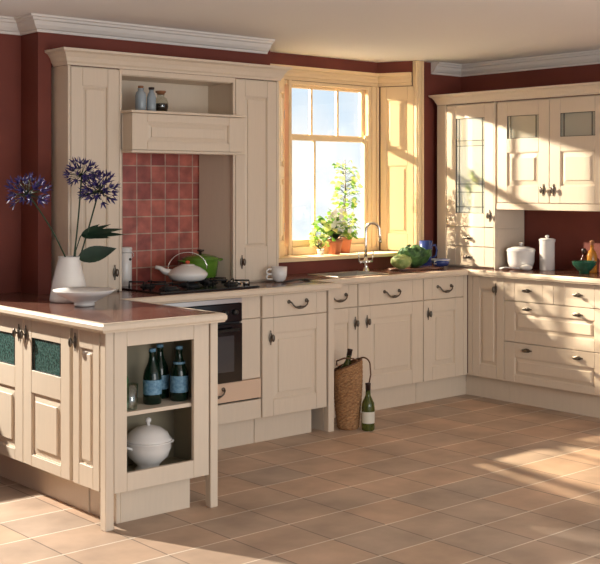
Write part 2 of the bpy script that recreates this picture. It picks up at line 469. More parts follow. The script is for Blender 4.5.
def panel_door(w, h, st, holes, t=0.02, raised=0.032, gap=0.0012):
    """front at y=0, thickness to y=t. holes: list of (z0,z1,kind)"""
    m = MB()
    m.box(0, st, 0, t, 0, h, 0.0018); m.box(w - st, w, 0, t, 0, h, 0.0018)
    zs = [0] + [v for z0, z1, k in holes for v in (z0, z1)] + [h]
    for i in range(0, len(zs), 2):
        if zs[i + 1] - zs[i] > 1e-4:
            m.box(st + gap, w - st - gap, 0.0004, t, zs[i], zs[i + 1], 0.0012)
    m_any = False
    for z0, z1, k in holes:
        if k == 'panel':
            m.box(st, w - st, 0.0125, t, z0 - 0.002, z1 + 0.002)
            m.frustum_y(st + 0.010, w - st - 0.010, z0 + 0.010, z1 - 0.010, 0.0126, 0.0075, raised - 0.004)
            q = 0.006 + raised
            m.box(st + q + 0.001, w - st - q - 0.001, 0.0005, 0.012, z0 + q + 0.001, z1 - q - 0.001, 0.0015)
            # small ogee bead round the recess
            m.box(st, st + 0.004, 0.004, 0.0125, z0, z1); m.box(w - st - 0.004, w - st, 0.004, 0.0125, z0, z1)
            m.box(st, w - st, 0.004, 0.0125, z0, z0 + 0.004); m.box(st, w - st, 0.004, 0.0125, z1 - 0.004, z1)
    return m


# left shutter leaf folded back, right shutter on the splay
ang = math.atan2(5.965 - 5.72, 5.030 - 4.775)
lh = thing('window_shutter', 'narrow folded shutter seen edge-on at the left of the window', 'shutter', (4.775, 5.72, 1.002), ang)
Ll = math.hypot(5.965 - 5.72, 5.030 - 4.775)
panel_door(Ll - 0.002, 1.20, 0.06, [(0.1, 0.52, 'panel'), (0.6, 1.1, 'panel')], 0.028).build('leaf', M['frame'], lh)
for hz in (0.16, 0.93):
    MB().box(Ll - 0.045, Ll - 0.012, -0.003, 0.0, hz, hz + 0.06, 0.001).build('hinge', M['steel'], lh)
bx, by = 5.944, 5.960; ex, ey = 6.052, 5.729
ang = math.atan2(ey - by, ex - bx)
rh = thing('window_shutter', 'panelled wooden shutter filling the splayed right side of the window', 'shutter', (bx, by, 1.004), ang)
wl_ = math.hypot(ex - bx, ey - by)
panel_door(wl_, 1.195, 0.045, [(0.12, 0.62, 'panel'), (0.73, 1.10, 'panel')], 0.018, 0.02).build('leaf', M['frame'], rh)

# ---- window on the unseen left part of the back wall, which lets the light in
g = MB(); g.box(1.25, 1.29, 5.75, 5.85, 0.84, 2.25); g.box(2.38, 2.42, 5.75, 5.85, 0.84, 2.25)
g.box(1.29, 2.38, 5.75, 5.85, 0.84, 0.88); g.box(1.29, 2.38, 5.75, 5.85, 2.20, 2.25)
w2 = g.build('window_2', M['frame']); w2['kind'] = 'structure'
MB().box(1.29, 2.38, 5.80, 5.804, 0.88, 2.20).build('pane', M['pane'], w2)

# ---------------------------------------------------------------- handles (shared meshes)


def knob_mesh(vertical=True):
    m = MB()
    L = [(0.0, -0.043), (0.0055, -0.037), (0.004, -0.031), (0.012, -0.016), (0.014, 0), (0.012, 0.016), (0.004, 0.031), (0.0055, 0.037), (0.0, 0.043)]
    mt = Matrix.Diagonal((1, 0.35, 1, 1)) if vertical else Matrix.Rotation(PI / 2, 4, 'Y') @ Matrix.Diagonal((1, 0.35, 1, 1))
    m.lathe(L, 0, -0.004, 0, 12, mtx=mt, caps=False)
    m.tube([(0, 0, 0), (0, -0.024, 0)], [0.006, 0.004], 8)
    k = (0.0105, 0.009, 0.022) if vertical else (0.022, 0.009, 0.0105)
    m.ell(0, -0.028, 0, *k, 12, 8)
    return m.mesh('knob', M['metal'])


def bail_mesh():
    m = MB()
    for s in (-1.3, 1.3):
        m.ell(s * 0.052, -0.004, 0.012, 0.013, 0.007, 0.012, 10, 6)
        m.tube([(s * 0.052, -0.004, 0.012), (s * 0.050, -0.022, 0.010), (s * 0.040, -0.028, -0.008), (s * 0.028, -0.028, -0.019), (s * 0.012, -0.028, -0.023), (0, -0.028, -0.022)],
               [0.006, 0.005, 0.0045, 0.0045, 0.008, 0.010], 8)
    return m.mesh('handle', M['metal'])


KV = knob_mesh(True); KH = knob_mesh(False); BAIL = bail_mesh()


def handle(kind, parent, x, z):
    me = {'kv': KV, 'kh': KH, 'bail': BAIL}[kind]
    o = bpy.data.objects.new('handle' if kind == 'bail' else 'knob', me); COL.objects.link(o)
    o.parent = parent; o.location = (x, -0.0005, z)
    return o


def add_door(parent, name, x0, x1, z0, z1, st, holes, hk=None, t=0.02, raised=0.032, mtl='cream'):
    d = panel_door(x1 - x0, z1 - z0, st, [(a - z0, b - z0, k) for a, b, k in holes], t, raised).build(name, M[mtl], parent, (x0, 0, z0))
    for h in (hk or []): handle(h[0], d, h[1] - x0, h[2] - z0)
    return d


def glaze(door, x0, x1, z0, z1, glass, vs, hs, dx, dz, th=0.004):
    """glass pane + lead strips given in the cabinet's own coordinates"""
    MB().box(x0 - dx, x1 - dx, 0.009, 0.013, z0 - dz, z1 - dz).build('glass_pane', M[glass], door)
    m = MB()
    for v in vs: m.box(v - th / 2 - dx, v + th / 2 - dx, 0.006, 0.0088, z0 - dz, z1 - dz)
    for h in hs: m.box(x0 - dx, x1 - dx, 0.0055, 0.0087, h - th / 2 - dz, h + th / 2 - dz)
    m.box(x0 - dx, x0 + 0.003 - dx, 0.0035, 0.0088, z0 - dz, z1 - dz); m.box(x1 - 0.003 - dx, x1 - dx, 0.0035, 0.0088, z0 - dz, z1 - dz)
    m.box(x0 - dx, x1 - dx, 0.0035, 0.0088, z0 - dz, z0 + 0.003 - dz); m.box(x0 - dx, x1 - dx, 0.0035, 0.0088, z1 - 0.003 - dz, z1 - dz)
    m.build('lead_strips', M['lead'], door)


def carcass(x0, x1, y0, y1, z0, z1, open_front=False, shelves=(), th=0.018, mtl='cream'):
    m = MB()
    if not open_front:
        m.box(x0, x1, y0, y1, z0, z1)
    else:
        m.box(x0, x0 + th, y0, y1, z0, z1); m.box(x1 - th, x1, y0, y1, z0, z1)
        m.box(x0 + th, x1 - th, y1 - th, y1, z0, z1)
        m.box(x0 + th, x1 - th, y0, y1 - th, z0, z0 + th); m.box(x0 + th, x1 - th, y0, y1 - th, z1 - th, z1)
        for s in shelves: m.box(x0 + th, x1 - th, y0 + 0.012, y1 - th, s - 0.009, s + 0.009)
    return m


WT = 0.893; WB = 0.853
R90 = -PI / 2

# ================================================================ sink run (front plane y=5.28)
grp = 'sink run base units'
u = thing('base_cabinet', 'cream base unit behind the wicker basket, left of the wide sink cupboard', 'cabinet', (4.70, 5.28, 0))
carcass(0, 0.362, 0.022, 0.40, 0.15, WB - 0.06).build('body', M['cream'], u)
MB().box(0, 0.362, 0.07, 0.09, 0, 0.149).build('plinth', M['cream'], u)
add_door(u, 'drawer', 0.002, 0.36, 0.705, 0.848, 0.075, [], [('bail', 0.187, 0.775)])
add_door(u, 'door', 0.002, 0.36, 0.154, 0.70, 0.075, [(0.24, 0.61, 'panel')], [('kv', 0.337, 0.60)])
u = thing('base_cabinet', 'wide cream sink cupboard with one broad panelled door under a drawer', 'cabinet', (5.067, 5.28, 0))
carcass(0, 0.606, 0.022, 0.40, 0.15, WB - 0.06).build('body', M['cream'], u)
MB().box(0, 0.606, 0.07, 0.09, 0, 0.149).build('plinth', M['cream'], u)
add_door(u, 'drawer', 0.002, 0.604, 0.705, 0.848, 0.10, [], [('bail', 0.302, 0.772)])
add_door(u, 'door', 0.002, 0.604, 0.154, 0.70, 0.105, [(0.245, 0.62, 'panel')], [('kv', 0.075, 0.602)])
u = thing('base_cabinet', 'cream base unit in the corner, right of the wide sink cupboard', 'cabinet', (5.677, 5.28, 0))
carcass(0, 0.447, 0.022, 0.40, 0.15, WB - 0.002).build('body', M['cream'], u)
MB().box(0, 0.512, 0.07, 0.09, 0, 0.149).build('plinth', M['cream'], u)
add_door(u, 'drawer', 0.002, 0.405, 0.705, 0.848, 0.085, [], [('bail', 0.205, 0.775)])
add_door(u, 'door', 0.002, 0.405, 0.154, 0.70, 0.085, [(0.245, 0.62, 'panel')], [('kv', 0.042, 0.61)])
MB().box(0.408, 0.447, 0.001, 0.0215, 0.154, 0.848, 0.001).build('corner_post', M['cream'], u)

# ================================================================ right run (front plane x=6.125)
u = thing('base_cabinet', 'narrow cream corner cupboard with one tall panelled door, right of the corner', 'cabinet', (6.125, 5.2785, 0), R90)
carcass(0.02, 0.3205, 0.022, 0.44, 0.15, WB - 0.002).build('body', M['cream'], u)
MB().box(-0.070, 0.3205, 0.065, 0.085, 0, 0.149).build('plinth', M['cream'], u)
add_door(u, 'door', 0.044, 0.319, 0.154, 0.848, 0.062, [(0.24, 0.765, 'panel')], [('kv', 0.253, 0.768)], raised=0.022)
MB().box(0.002, 0.041, 0.001, 0.0215, 0.154, 0.848, 0.001).build('corner_post', M['cream'], u)
u = thing('drawer_unit', 'wide cream unit of four drawers lit by diagonal sunlight at right', 'cabinet', (6.125, 4.9565, 0), R90)
carcass(0, 0.81, 0.022, 0.44, 0.15, WB - 0.002).build('body', M['cream'], u)
MB().box(0, 0.81, 0.065, 0.085, 0, 0.149).build('plinth', M['cream'], u)
d = add_door(u, 'drawer', 0.002, 0.406, 0.702, 0.848, 0.085, [], [('kh', 0.195, 0.776)])
d = add_door(u, 'drawer', 0.41, 0.808, 0.702, 0.848, 0.085, [], [('kh', 0.598, 0.778)])
add_door(u, 'drawer', 0.002, 0.808, 0.425, 0.697, 0.085, [(0.50, 0.625, 'panel')], [('kh', 0.195, 0.655), ('kh', 0.598, 0.652)], raised=0.022)
add_door(u, 'drawer', 0.002, 0.808, 0.154, 0.42, 0.085, [(0.20, 0.325, 'panel')], [('kh', 0.195, 0.378), ('kh', 0.598, 0.375)], raised=0.022)

# tall glazed dresser unit standing on the worktop, front plane x=6.25
u = thing('dresser_cabinet', 'tall cream leaded-glass cabinet with two small drawers standing on the corner worktop', 'cabinet', (6.25, 5.68, 0), R90)
carcass(0.0, 0.543, 0.022, 0.325, 1.175, 2.062, True, (1.47, 1.76), mtl='cream').build('body', M['cream'], u)
MB().box(0.0, 0.543, 0.022, 0.325, WT + 0.001, 1.174).build('drawer_case', M['cream'], u)
MB().box(0.0, 0.088, 0.0, 0.0215, WT + 0.001, 2.062, 0.002).build('pilaster', M['cream'], u)
MB().box(0.534, 0.543, 0.0, 0.0215, WT + 0.001, 2.062, 0.001).build('edge_strip', M['cream'], u)
dr = add_door(u, 'door', 0.094, 0.532, 1.185, 2.055, 0.085, [(1.28, 1.958, 'glass')], [('kv', 0.497, 1.265)])
glaze(dr, 0.179, 0.447, 1.28, 1.958, 'cabglass', [0.207, 0.422], [1.32 + 0.005, 1.43, 1.488, 1.76, 1.798], 0.094, 1.185)
add_door(u, 'drawer', 0.094, 0.532, 1.046, 1.18, 0.085, [], [('kh', 0.30, 1.106)])
add_door(u, 'drawer', 0.094, 0.532, 0.905, 1.041, 0.085, [], [('kh', 0.30, 0.972)])
# wall cupboards
u = thing('wall_cabinet', 'pair of cream wall cupboard doors with small glazed tops above the white canisters', 'cabinet', (6.25, 5.134, 0), R90)
carcass(0.005, 0.905, 0.022, 0.325, 1.357, 2.062, True, (1.60, 1.78)).build('body', M['cream'], u)
for (a, b, kx) in ((0.017, 0.456, 0.41), (0.461, 0.903, 0.494)):
    dr = add_door(u, 'door', a, b, 1.360, 2.055, 0.085, [(1.472, 1.705, 'panel'), (1.80, 1.956, 'glass')], [('kv', kx, 1.447)])
    glaze(dr, a + 0.085, b - 0.085, 1.80, 1.956, 'cabglass', [a + 0.112, b - 0.112], [], a, 1.36)
MB().box(0.005, 0.905, 0.004, 0.024, 1.31, 1.356, 0.003).build('pelmet', M['cream'], u)
ccp = [(0, 2.064), (0.006, 2.064), (0.008, 2.074), (0.014, 2.082), (0.020, 2.098), (0.032, 2.116), (0.048, 2.126), (0.050, 2.138), (0, 2.138)]
c = MB().sweep([(6.57, 5.668), (6.248, 5.668), (6.248, 4.229), (6.57, 4.229)], ccp)
tag(c.build('cabinet_cornice', M['cream']), 'cream moulded cornice running along the tops of the right-hand wall cabinets', 'cornice')

# ================================================================ hob run (front plane y=5.06)
u = thing('base_cabinet', 'cream base unit with drawer and panelled door, right of the black oven', 'cabinet', (4.098, 5.06, 0))
carcass(0, 0.50, 0.022, 0.60, 0.15, WB - 0.002).build('body', M['cream'], u)
MB().box(0, 0.435, 0.07, 0.09, 0, 0.149).build('plinth', M['cream'], u)
add_door(u, 'drawer', 0.003, 0.496, 0.722, 0.848, 0.08, [], [('bail', 0.265, 0.79)])
add_door(u, 'door', 0.003, 0.496, 0.154, 0.717, 0.08, [(0.245, 0.63, 'panel')], [('kv', 0.060, 0.605)])
MB().box(0.512, 0.558, 0.0, 0.046, 0, WB - 0.002, 0.003).build('post', M['cream'], u)
MB().box(0.512, 0.558, 0.048, 0.58, 0.0, WB - 0.002).build('end_panel', M['cream'], u)
# oven housing
u = thing('oven_housing', 'cream cooker housing around the black oven, behind the display cabinet', 'cabinet', (3.335, 5.06, 0))
m = MB(); m.box(0, 0.018, 0.03, 0.60, 0.15, WB - 0.002); m.box(0.615, 0.758, 0.03, 0.60, 0.15, WB - 0.002); m.box(0.018, 0.615, 0.03, 0.60, 0.15, 0.37)
m.build('body', M['cream'], u)
MB().box(0, 0.758, 0.07, 0.09, 0, 0.149).build('plinth', M['cream'], u)
MB().box(0.620, 0.758, 0.010, 0.0295, 0.726, WB - 0.004, 0.0015).build('side_panel', M['cream'], u)
MB().box(0.620, 0.758, 0.010, 0.0295, 0.384, 0.722, 0.0015).build('side_panel', M['cream'], u)
MB().box(0.0, 0.758, 0.004, 0.0295, 0.154, 0.262, 0.0015).build('lower_panel', M['cream'], u)
MB().box(0.0, 0.758, 0.025, 0.0295, 0.263, 0.271).build('shadow_gap', M['dark'], u)
dwr = MB().box(0.0, 0.758, 0.004, 0.0295, 0.272, 0.380, 0.0015).build('drawer', M['drawerin'], u)
o = bpy.data.objects.new('handle', BAIL); COL.objects.link(o); o.parent = dwr; o.location = (0.42, 0.003, 0.335)
ov = thing('oven', 'built-in black glass oven under the hob, half hidden by the display cabinet', 'oven', (3.355, 5.06, 0.383))
MB().box(0.0, 0.592, 0.012, 0.55, 0.0, 0.465, 0.002).build('body', M['blackm'], ov)
MB().box(0.0, 0.592, -0.012, 0.011, 0.0, 0.325, 0.003).build('door', M['black'], ov)
MB().box(0.06, 0.532, -0.0135, -0.0125, 0.06, 0.26).build('window', mat('oven_window', (0.05, 0.05, 0.055), 0.08), ov)
MB().box(0.0, 0.592, -0.010, 0.011, 0.335, 0.437, 0.003).build('control_panel', M['black'], ov)
MB().tube([(0.05, -0.045, 0.295), (0.542, -0.045, 0.295)], 0.008).box(0.07, 0.08, -0.045, -0.012, 0.29, 0.30).box(0.51, 0.52, -0.045, -0.012, 0.29, 0.30).build('handle', M['blackm'], ov)
for kx in (0.12, 0.40, 0.47, 0.54):
    MB().lathe([(0.016, 0), (0.014, 0.016), (0, 0.017)], mtx=Matrix.Rotation(PI / 2, 4, 'X')).build('knob', M['blackm'], ov, (kx, -0.011, 0.388))
MB().box(0.0, 0.592, -0.006, 0.011, 0.440, 0.464).build('vent_strip', M['steel'], ov)

# ================================================================ peninsula
u = thing('base_cabinet', 'peninsula cupboard with two cream doors glazed dark green at the top', 'cabinet', (2.56, 5.405, 0), R90)
carcass(0.0, 0.884, 0.022, 0.555, 0.15, WB - 0.002).build('body', M['cream'], u)
MB().box(0.0, 0.884, 0.094, 0.112, 0, 0.149).build('plinth', M['cream'], u)
for (a, b, kx) in ((0.002, 0.438, 0.405), (0.442, 0.880, 0.475)):
    dr = add_door(u, 'door', a, b, 0.160, 0.846, 0.080, [(0.211, 0.506, 'panel'), (0.61, 0.763, 'glass')], [('kv', kx, 0.775)])
    glaze(dr, a + 0.080, b - 0.080, 0.61, 0.763, 'darkglass', [a + 0.098, b - 0.098], [], a, 0.16)
# display end unit
u = thing('display_cabinet', 'open-fronted cream cabinet at the peninsula end holding bottles and a tureen', 'cabinet', (2.56, 4.22, 0))
for (x, y) in ((0.0, 0.0), (0.555, 0.0)):
    MB().box(x, x + 0.042, y, y + 0.044, 0, WB - 0.002, 0.003).build('post', M['cream'], u)
m = MB()
m.box(0.046, 0.110, 0.004, 0.024, 0.153, 0.847, 0.0015); m.box(0.464, 0.548, 0.004, 0.024, 0.153, 0.847, 0.0015)
m.box(0.111, 0.463, 0.0045, 0.024, 0.153, 0.232, 0.001); m.box(0.111, 0.463, 0.0045, 0.024, 0.781, 0.847, 0.001)
m.build('front_frame', M['cream'], u)
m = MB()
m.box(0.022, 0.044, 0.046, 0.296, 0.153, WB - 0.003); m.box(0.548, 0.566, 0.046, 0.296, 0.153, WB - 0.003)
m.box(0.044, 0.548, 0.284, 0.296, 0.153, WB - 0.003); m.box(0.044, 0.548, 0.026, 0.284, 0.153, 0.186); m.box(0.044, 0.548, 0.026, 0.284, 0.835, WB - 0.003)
m.build('body', M['cream_shade'], u)
MB().box(0.045, 0.547, 0.028, 0.283, 0.472, 0.490, 0.0015).build('shelf', M['cream'], u)
dr = panel_door(0.222, 0.686, 0.052, [(0.095, 0.605, 'panel')], 0.02, 0.016).build('side_panel', M['cream'], u, (0.0, 0.291 - 0.022 + 0.006, 0.160), R90)
handle('kv', dr, 0.026, 0.625)
m = MB(); m.box(0.100, 0.120, 0.075, 0.296, 0, 0.152); m.box(0.12, 0.49, 0.072, 0.092, 0, 0.152, 0.001)
m.build('plinth', M['cream'], u)

# ================================================================ worktop, L shaped with the peninsula
wt = thing('worktop', 'continuous brown worktop with a cream moulded edge running over all base units', 'worktop', (0, 0, 0))
m = MB()
for (x0, x1, y0, y1) in ((2.535, 3.145, 4.185, 5.54), (3.145, 3.375, 5.04, 5.54), (3.375, 4.162, 5.04, 5.695), (4.162, 4.513, 5.04, 5.54), (4.513, 4.66, 5.04, 5.742), (2.535, 2.94, 5.54, 5.742),
                         (4.66, 4.95, 5.26, 5.742), (4.95, 5.36, 5.26, 5.33), (4.95, 5.36, 5.60, 5.742), (5.36, 6.105, 5.26, 5.742), (6.105, 6.583, 4.14, 5.742)):
    m.box(x0, x1, y0, y1, WB, WT)
m.build('surface', M['top'], wt)
ep = [(0, WB), (0.014, WB), (0.016, WB + 0.006), (0.020, WB + 0.010), (0.022, WB + 0.014), (0.022, WB + 0.030), (0.017, WB + 0.037), (0.010, WT + 0.001), (-0.004, WT + 0.001), (-0.004, WT - 0.002), (0, WT - 0.003)]
MB().sweep([(2.535, 5.742), (2.535, 4.185), (3.145, 4.185), (3.145, 5.04), (4.66, 5.04), (4.66, 5.26), (6.105, 5.26), (6.105, 4.14)], ep).build('edging', M['cream'], wt)

# ================================================================ hood surround (front plane y=5.40)
u = thing('chimney_surround', 'tall cream cooker surround with two narrow cupboards, a shelf and an overmantel', 'cabinet', (0, 5.40, 0))
Yf = 0.0
m = MB()
m.box(3.048, 3.372, 0.022, 0.144, WT + 0.001, 2.118); m.box(3.048, 3.372, 0.144, 0.29, WT + 0.001, 2.118)
m.prism([(4.160, 0.022), (4.505, 0.022), (4.505, 0.29), (4.112, 0.29)], WT + 0.001, 1.674); m.box(4.160, 4.505, 0.022, 0.29, 1.674, 2.118)
m.box(3.372, 4.160, 0.262, 0.29, 1.68, 2.118)     # back of the shelf
m.box(3.372, 4.160, 0.022, 0.262, 2.085, 2.118)   # top
m.box(3.372, 4.160, 0.0, 0.262, 1.675, 1.874)     # canopy body
m.build('body', M['cream'], u)
m = MB()
m.box(3.046, 3.062, 0.0, 0.0215, WT + 0.001, 2.118, 0.0015); m.box(3.364, 3.380, 0.0, 0.0215, WT + 0.001, 2.118, 0.0015)
m.box(4.152, 4.168, 0.0, 0.0215, WT + 0.001, 2.118, 0.0015); m.box(4.488, 4.506, 0.0, 0.0215, WT + 0.001, 2.118, 0.0015)
m.box(3.380, 4.152, 0.0, 0.0215, 2.088, 2.118, 0.0015)
m.build('face_frame', M['cream'], u)
for (a, b, kx, kz) in ((3.065, 3.362, 3.333, 1.00), (4.172, 4.486, 4.215, 1.02)):
    dr = add_door(u, 'door', a, b, WT + 0.012, 2.112, 0.070, [(1.105, 2.015, 'panel')], None, raised=0.014)
    handle('kv', dr, kx - a, kz - WT - 0.012)
cv = [(0, 2.119), (0.008, 2.119), (0.010, 2.130), (0.018, 2.140), (0.024, 2.160), (0.038, 2.182), (0.056, 2.192), (0.058, 2.204), (0, 2.204)]
MB().sweep([(3.046, 0.150), (3.046, 0.0), (4.507, 0.0), (4.507, 0.150)], cv).build('cornice', M['cream'], u)
# over-mantel box
m = MB()
m.box(3.386, 4.150, -0.074, -0.001, 1.672, 1.874)
m.build('overmantel', M['cream'], u)
panel_door(0.764, 0.200, 0.10, [(0.045, 0.155, 'panel')], 0.02, 0.02).build('overmantel_panel', M['cream'], u, (3.386, -0.095, 1.673))
MB().box(3.372, 4.166, -0.112, 0.262, 1.875, 1.889, 0.003).build('shelf', M['cream'], u)
MB().box(3.376, 4.162, -0.106, -0.001, 1.656, 1.671, 0.003).build('mantel_moulding', M['cream'], u)

# ================================================================ hob and pans
hb = thing('gas_hob', 'black gas hob with iron pan supports set in the worktop in the tiled niche', 'hob', (3.44, 5.12, WT + 0.0015))
MB().box(0, 0.68, 0, 0.46, 0, 0.008, 0.003).build('hob_plate', M['black'], hb)
MB().box(0.0, 0.68, -0.010, -0.0005, 0, 0.007, 0.001).build('front_trim', M['blackm'], hb)
for (bx_, by_, r) in ((0.15, 0.13, 0.045), (0.15, 0.345, 0.035), (0.38, 0.25, 0.055), (0.58, 0.13, 0.035), (0.575, 0.345, 0.05)):
    MB().lathe([(r * 1.25, 0.008), (r * 1.2, 0.014), (r, 0.016), (r, 0.022), (r * 0.7, 0.025), (0, 0.025)], bx_, by_, 0, 20).build('burner', M['blackm'], hb)
    m = MB()
    s = 0.105
    for q in range(4):
        a = PI / 2 * q + PI / 4; cx_, sy_ = math.cos(a), math.sin(a)
        m.tube([(bx_ + cx_ * s, by_ + sy_ * s, 0.008), (bx_ + cx_ * s, by_ + sy_ * s, 0.036), (bx_ + cx_ * 0.02, by_ + sy_ * 0.02, 0.036)], 0.005, 6)
    m.build('pan_support', M['blackm'], hb)
for i in range(4):
    MB().lathe([(0.016, 0.008), (0.015, 0.026), (0, 0.028)], 0.665, 0.10 + i * 0.07, 0, 14).build('knob', M['steel'], hb)

kt = thing('kettle', 'squat white enamel kettle with a thin arched handle on the hob', 'kettle', (3.800, 5.37, WT + 0.040)); kt.scale = (1.07, 1.07, 0.90)
MB().lathe([(0.0, 0), (0.075, 0), (0.094, 0.010), (0.108, 0.034), (0.107, 0.046), (0.095, 0.062), (0.07, 0.082), (0.045, 0.094), (0.038, 0.097)], seg=36).build('body', M['white'], kt)
MB().lathe([(0.040, 0.0965), (0.036, 0.102), (0.012, 0.106), (0.0, 0.1065)], seg=24).build('lid', M['white'], kt)
MB().ell(0, 0, 0.116, 0.013, 0.013, 0.011).build('lid_knob', M['redk'], kt)
MB().tube([(-0.065, 0.045, 0.045), (-0.100, 0.072, 0.060), (-0.118, 0.086, 0.080), (-0.140, 0.100, 0.086)], [0.026, 0.019, 0.014, 0.012], 12).build('spout', M['white'], kt)
pts = [(0.075 * math.cos(a) * 1.12, -0.055 * math.cos(a) * 1.12, 0.075 + 0.105 * math.sin(a)) for a in [PI * i / 14 for i in range(15)]]
MB().tube(pts, 0.0028, 8).build('handle', M['chrome'], kt)

cs = thing('casserole_pot', 'round lime green casserole pot with side handles and dark lid knob', 'pot', (3.985, 5.50, WT + 0.040)); cs.scale = (1.06, 1.0, 0.95)
MB().lathe([(0, 0), (0.082, 0), (0.092, 0.006), (0.102, 0.085), (0.105, 0.108), (0.108, 0.112)], seg=36).build('body', M['green'], cs)
MB().lathe([(0.108, 0.1125), (0.108, 0.120), (0.08, 0.134), (0.03, 0.146), (0.0, 0.148)], seg=36).build('lid', M['green'], cs)
MB().lathe([(0.008, 0.147), (0.008, 0.158), (0.021, 0.165), (0.021, 0.172), (0, 0.175)], seg=18).build('lid_knob', M['foil'], cs)
for s in (-1, 1):
    MB().tube([(s * 0.095, -0.035 * 1, 0.100), (s * 0.130, -0.028, 0.108), (s * 0.130, 0.028, 0.108), (s * 0.095, 0.035, 0.100)], 0.007, 8).build('side_handle', M['green'], cs)

c = thing('storage_canister', 'tall white ribbed-lid canister with a dark emblem beside the tiled niche', 'canister', (3.556, 5.648, WT + 0.001))
MB().lathe([(0, 0), (0.038, 0), (0.040, 0.004), (0.040, 0.190), (0.036, 0.196)], seg=28).build('body', M['white'], c)
MB().lathe([(0.036, 0.1965), (0.042, 0.198), (0.042, 0.206), (0.038, 0.209), (0.042, 0.212), (0.042, 0.222), (0.038, 0.228), (0, 0.230)], seg=28).build('lid', M['white'], c)
MB().ell(0.010, -0.0392, 0.158, 0.010, 0.0015, 0.008).build('emblem', M['lead'], c)
MB().tube([(0.036, -0.01, 0.196), (0.050, -0.014, 0.19), (0.050, -0.014, 0.172), (0.041, -0.011, 0.165)], 0.002).build('clip', M['chrome'], c)

# things on the shelf above the mantel
SH = 1.8895


def bottle(name, label, cat, loc, prof, mtl, group=None, cap=None, capm='cork', labels=(), scale=1.0):
    t = thing(name, label, cat, loc, 0, group)
    MB().lathe([(r * scale, z * scale) for r, z in prof], seg=24).build('body', M[mtl], t)
    if cap: MB().lathe([(r * scale, z * scale) for r, z in cap], seg=16).build('cap', M[capm], t)
    for (nm, r, z0, z1, mm) in labels:
        MB().lathe([(r * scale, z0 * scale), (r * scale, z1 * scale)], seg=24, caps=False).build(nm, M[mm], t)
    return t


bp_ = [(0, 0), (0.029, 0), (0.031, 0.004), (0.031, 0.095), (0.026, 0.112), (0.017, 0.122), (0.016, 0.130), (0.018, 0.131), (0.018, 0.136)]
bottle('glass_bottle', 'pale blue corked bottle with a reddish collar, leftmost on the mantel shelf', 'bottle', (3.548, 5.47, SH), bp_, 'glassblue', 'bottles on the mantel shelf', [(0.015, 0.1365), (0.016, 0.150), (0, 0.152)])
bp2 = [(0, 0), (0.024, 0), (0.026, 0.004), (0.026, 0.088), (0.018, 0.110), (0.013, 0.118), (0.013, 0.130)]
bottle('glass_bottle', 'slimmer pale blue bottle with a black stopper, between its neighbour and the round jar', 'bottle', (3.610, 5.455, SH), bp2, 'glassblue', 'bottles on the mantel shelf', [(0.013, 0.1305), (0.017, 0.134), (0.017, 0.144), (0, 0.146)], 'foil')
j = thing('round_jar', 'round glass jar half full of dark preserve with a brown stopper on mantel shelf', 'jar', (3.690, 5.48, SH))
MB().lathe([(0.0, 0), (0.022, 0.001), (0.036, 0.016), (0.042, 0.040), (0.041, 0.056), (0.0, 0.056)], seg=26).build('contents', M['herbs'], j)
MB().lathe([(0.023, 0), (0.038, 0.015), (0.044, 0.040), (0.043, 0.062), (0.034, 0.086), (0.022, 0.094), (0.020, 0.106), (0.025, 0.108)], seg=26).build('glass', M['jarglass'], j)
MB().lathe([(0.020, 0.1085), (0.024, 0.118), (0.030, 0.120), (0.030, 0.130), (0, 0.132)], seg=18).build('stopper', M['cork'], j)

# mug and spoons by the sink
mg = thing('mug', 'white mug with a double-looped handle on the worktop below the window', 'mug', (4.425, 5.30, WT + 0.001)); mg.scale = (1.1, 1.1, 1.05)
MB().lathe([(0, 0.006), (0.020, 0), (0.024, 0.004), (0.036, 0.016), (0.042, 0.040), (0.044, 0.088), (0.041, 0.088), (0.038, 0.040), (0.020, 0.014), (0, 0.012)], seg=28).build('body', M['white'], mg)
for z in (0.060, 0.030):
    MB().tube([(-0.036, 0.018, z + 0.014), (-0.052, 0.028, z + 0.016), (-0.062, 0.034, z + 0.004), (-0.060, 0.033, z - 0.010), (-0.044, 0.024, z - 0.014), (-0.034, 0.017, z - 0.012)], 0.0052, 8).build('handle', M['white'], mg)
sp = thing('serving_spoon', 'dark metal spoon lying on the worktop in front of the white mug', 'spoon', (4.42, 5.215, WT + 0.006), 0.22)
MB().tube([(-0.06, 0, 0.0), (0.02, 0, 0.001), (0.10, 0, 0.004), (0.16, 0, 0.002)], [0.003, 0.0028, 0.0028, 0.004], 8).build('shaft', M['blackm'], sp)
MB().ell(0.195, 0, 0.001, 0.036, 0.022, 0.006).build('spoon_bowl', M['blackm'], sp)
sp = thing('serving_fork', 'dark metal fork crossed over the spoon beside the white mug', 'fork', (4.44, 5.245, WT + 0.010), 0.05)
MB().tube([(-0.04, 0, -0.005), (0.06, -0.002, 0.004), (0.14, 0.0, 0.004)], 0.003, 8).build('shaft', M['blackm'], sp)
m = MB()
for k in (-1, 0, 1): m.tube([(0.14, 0, 0.004), (0.158, k * 0.010, 0.003), (0.205, k * 0.011, 0.0)], 0.0025, 6)
m.build('tines', M['blackm'], sp)

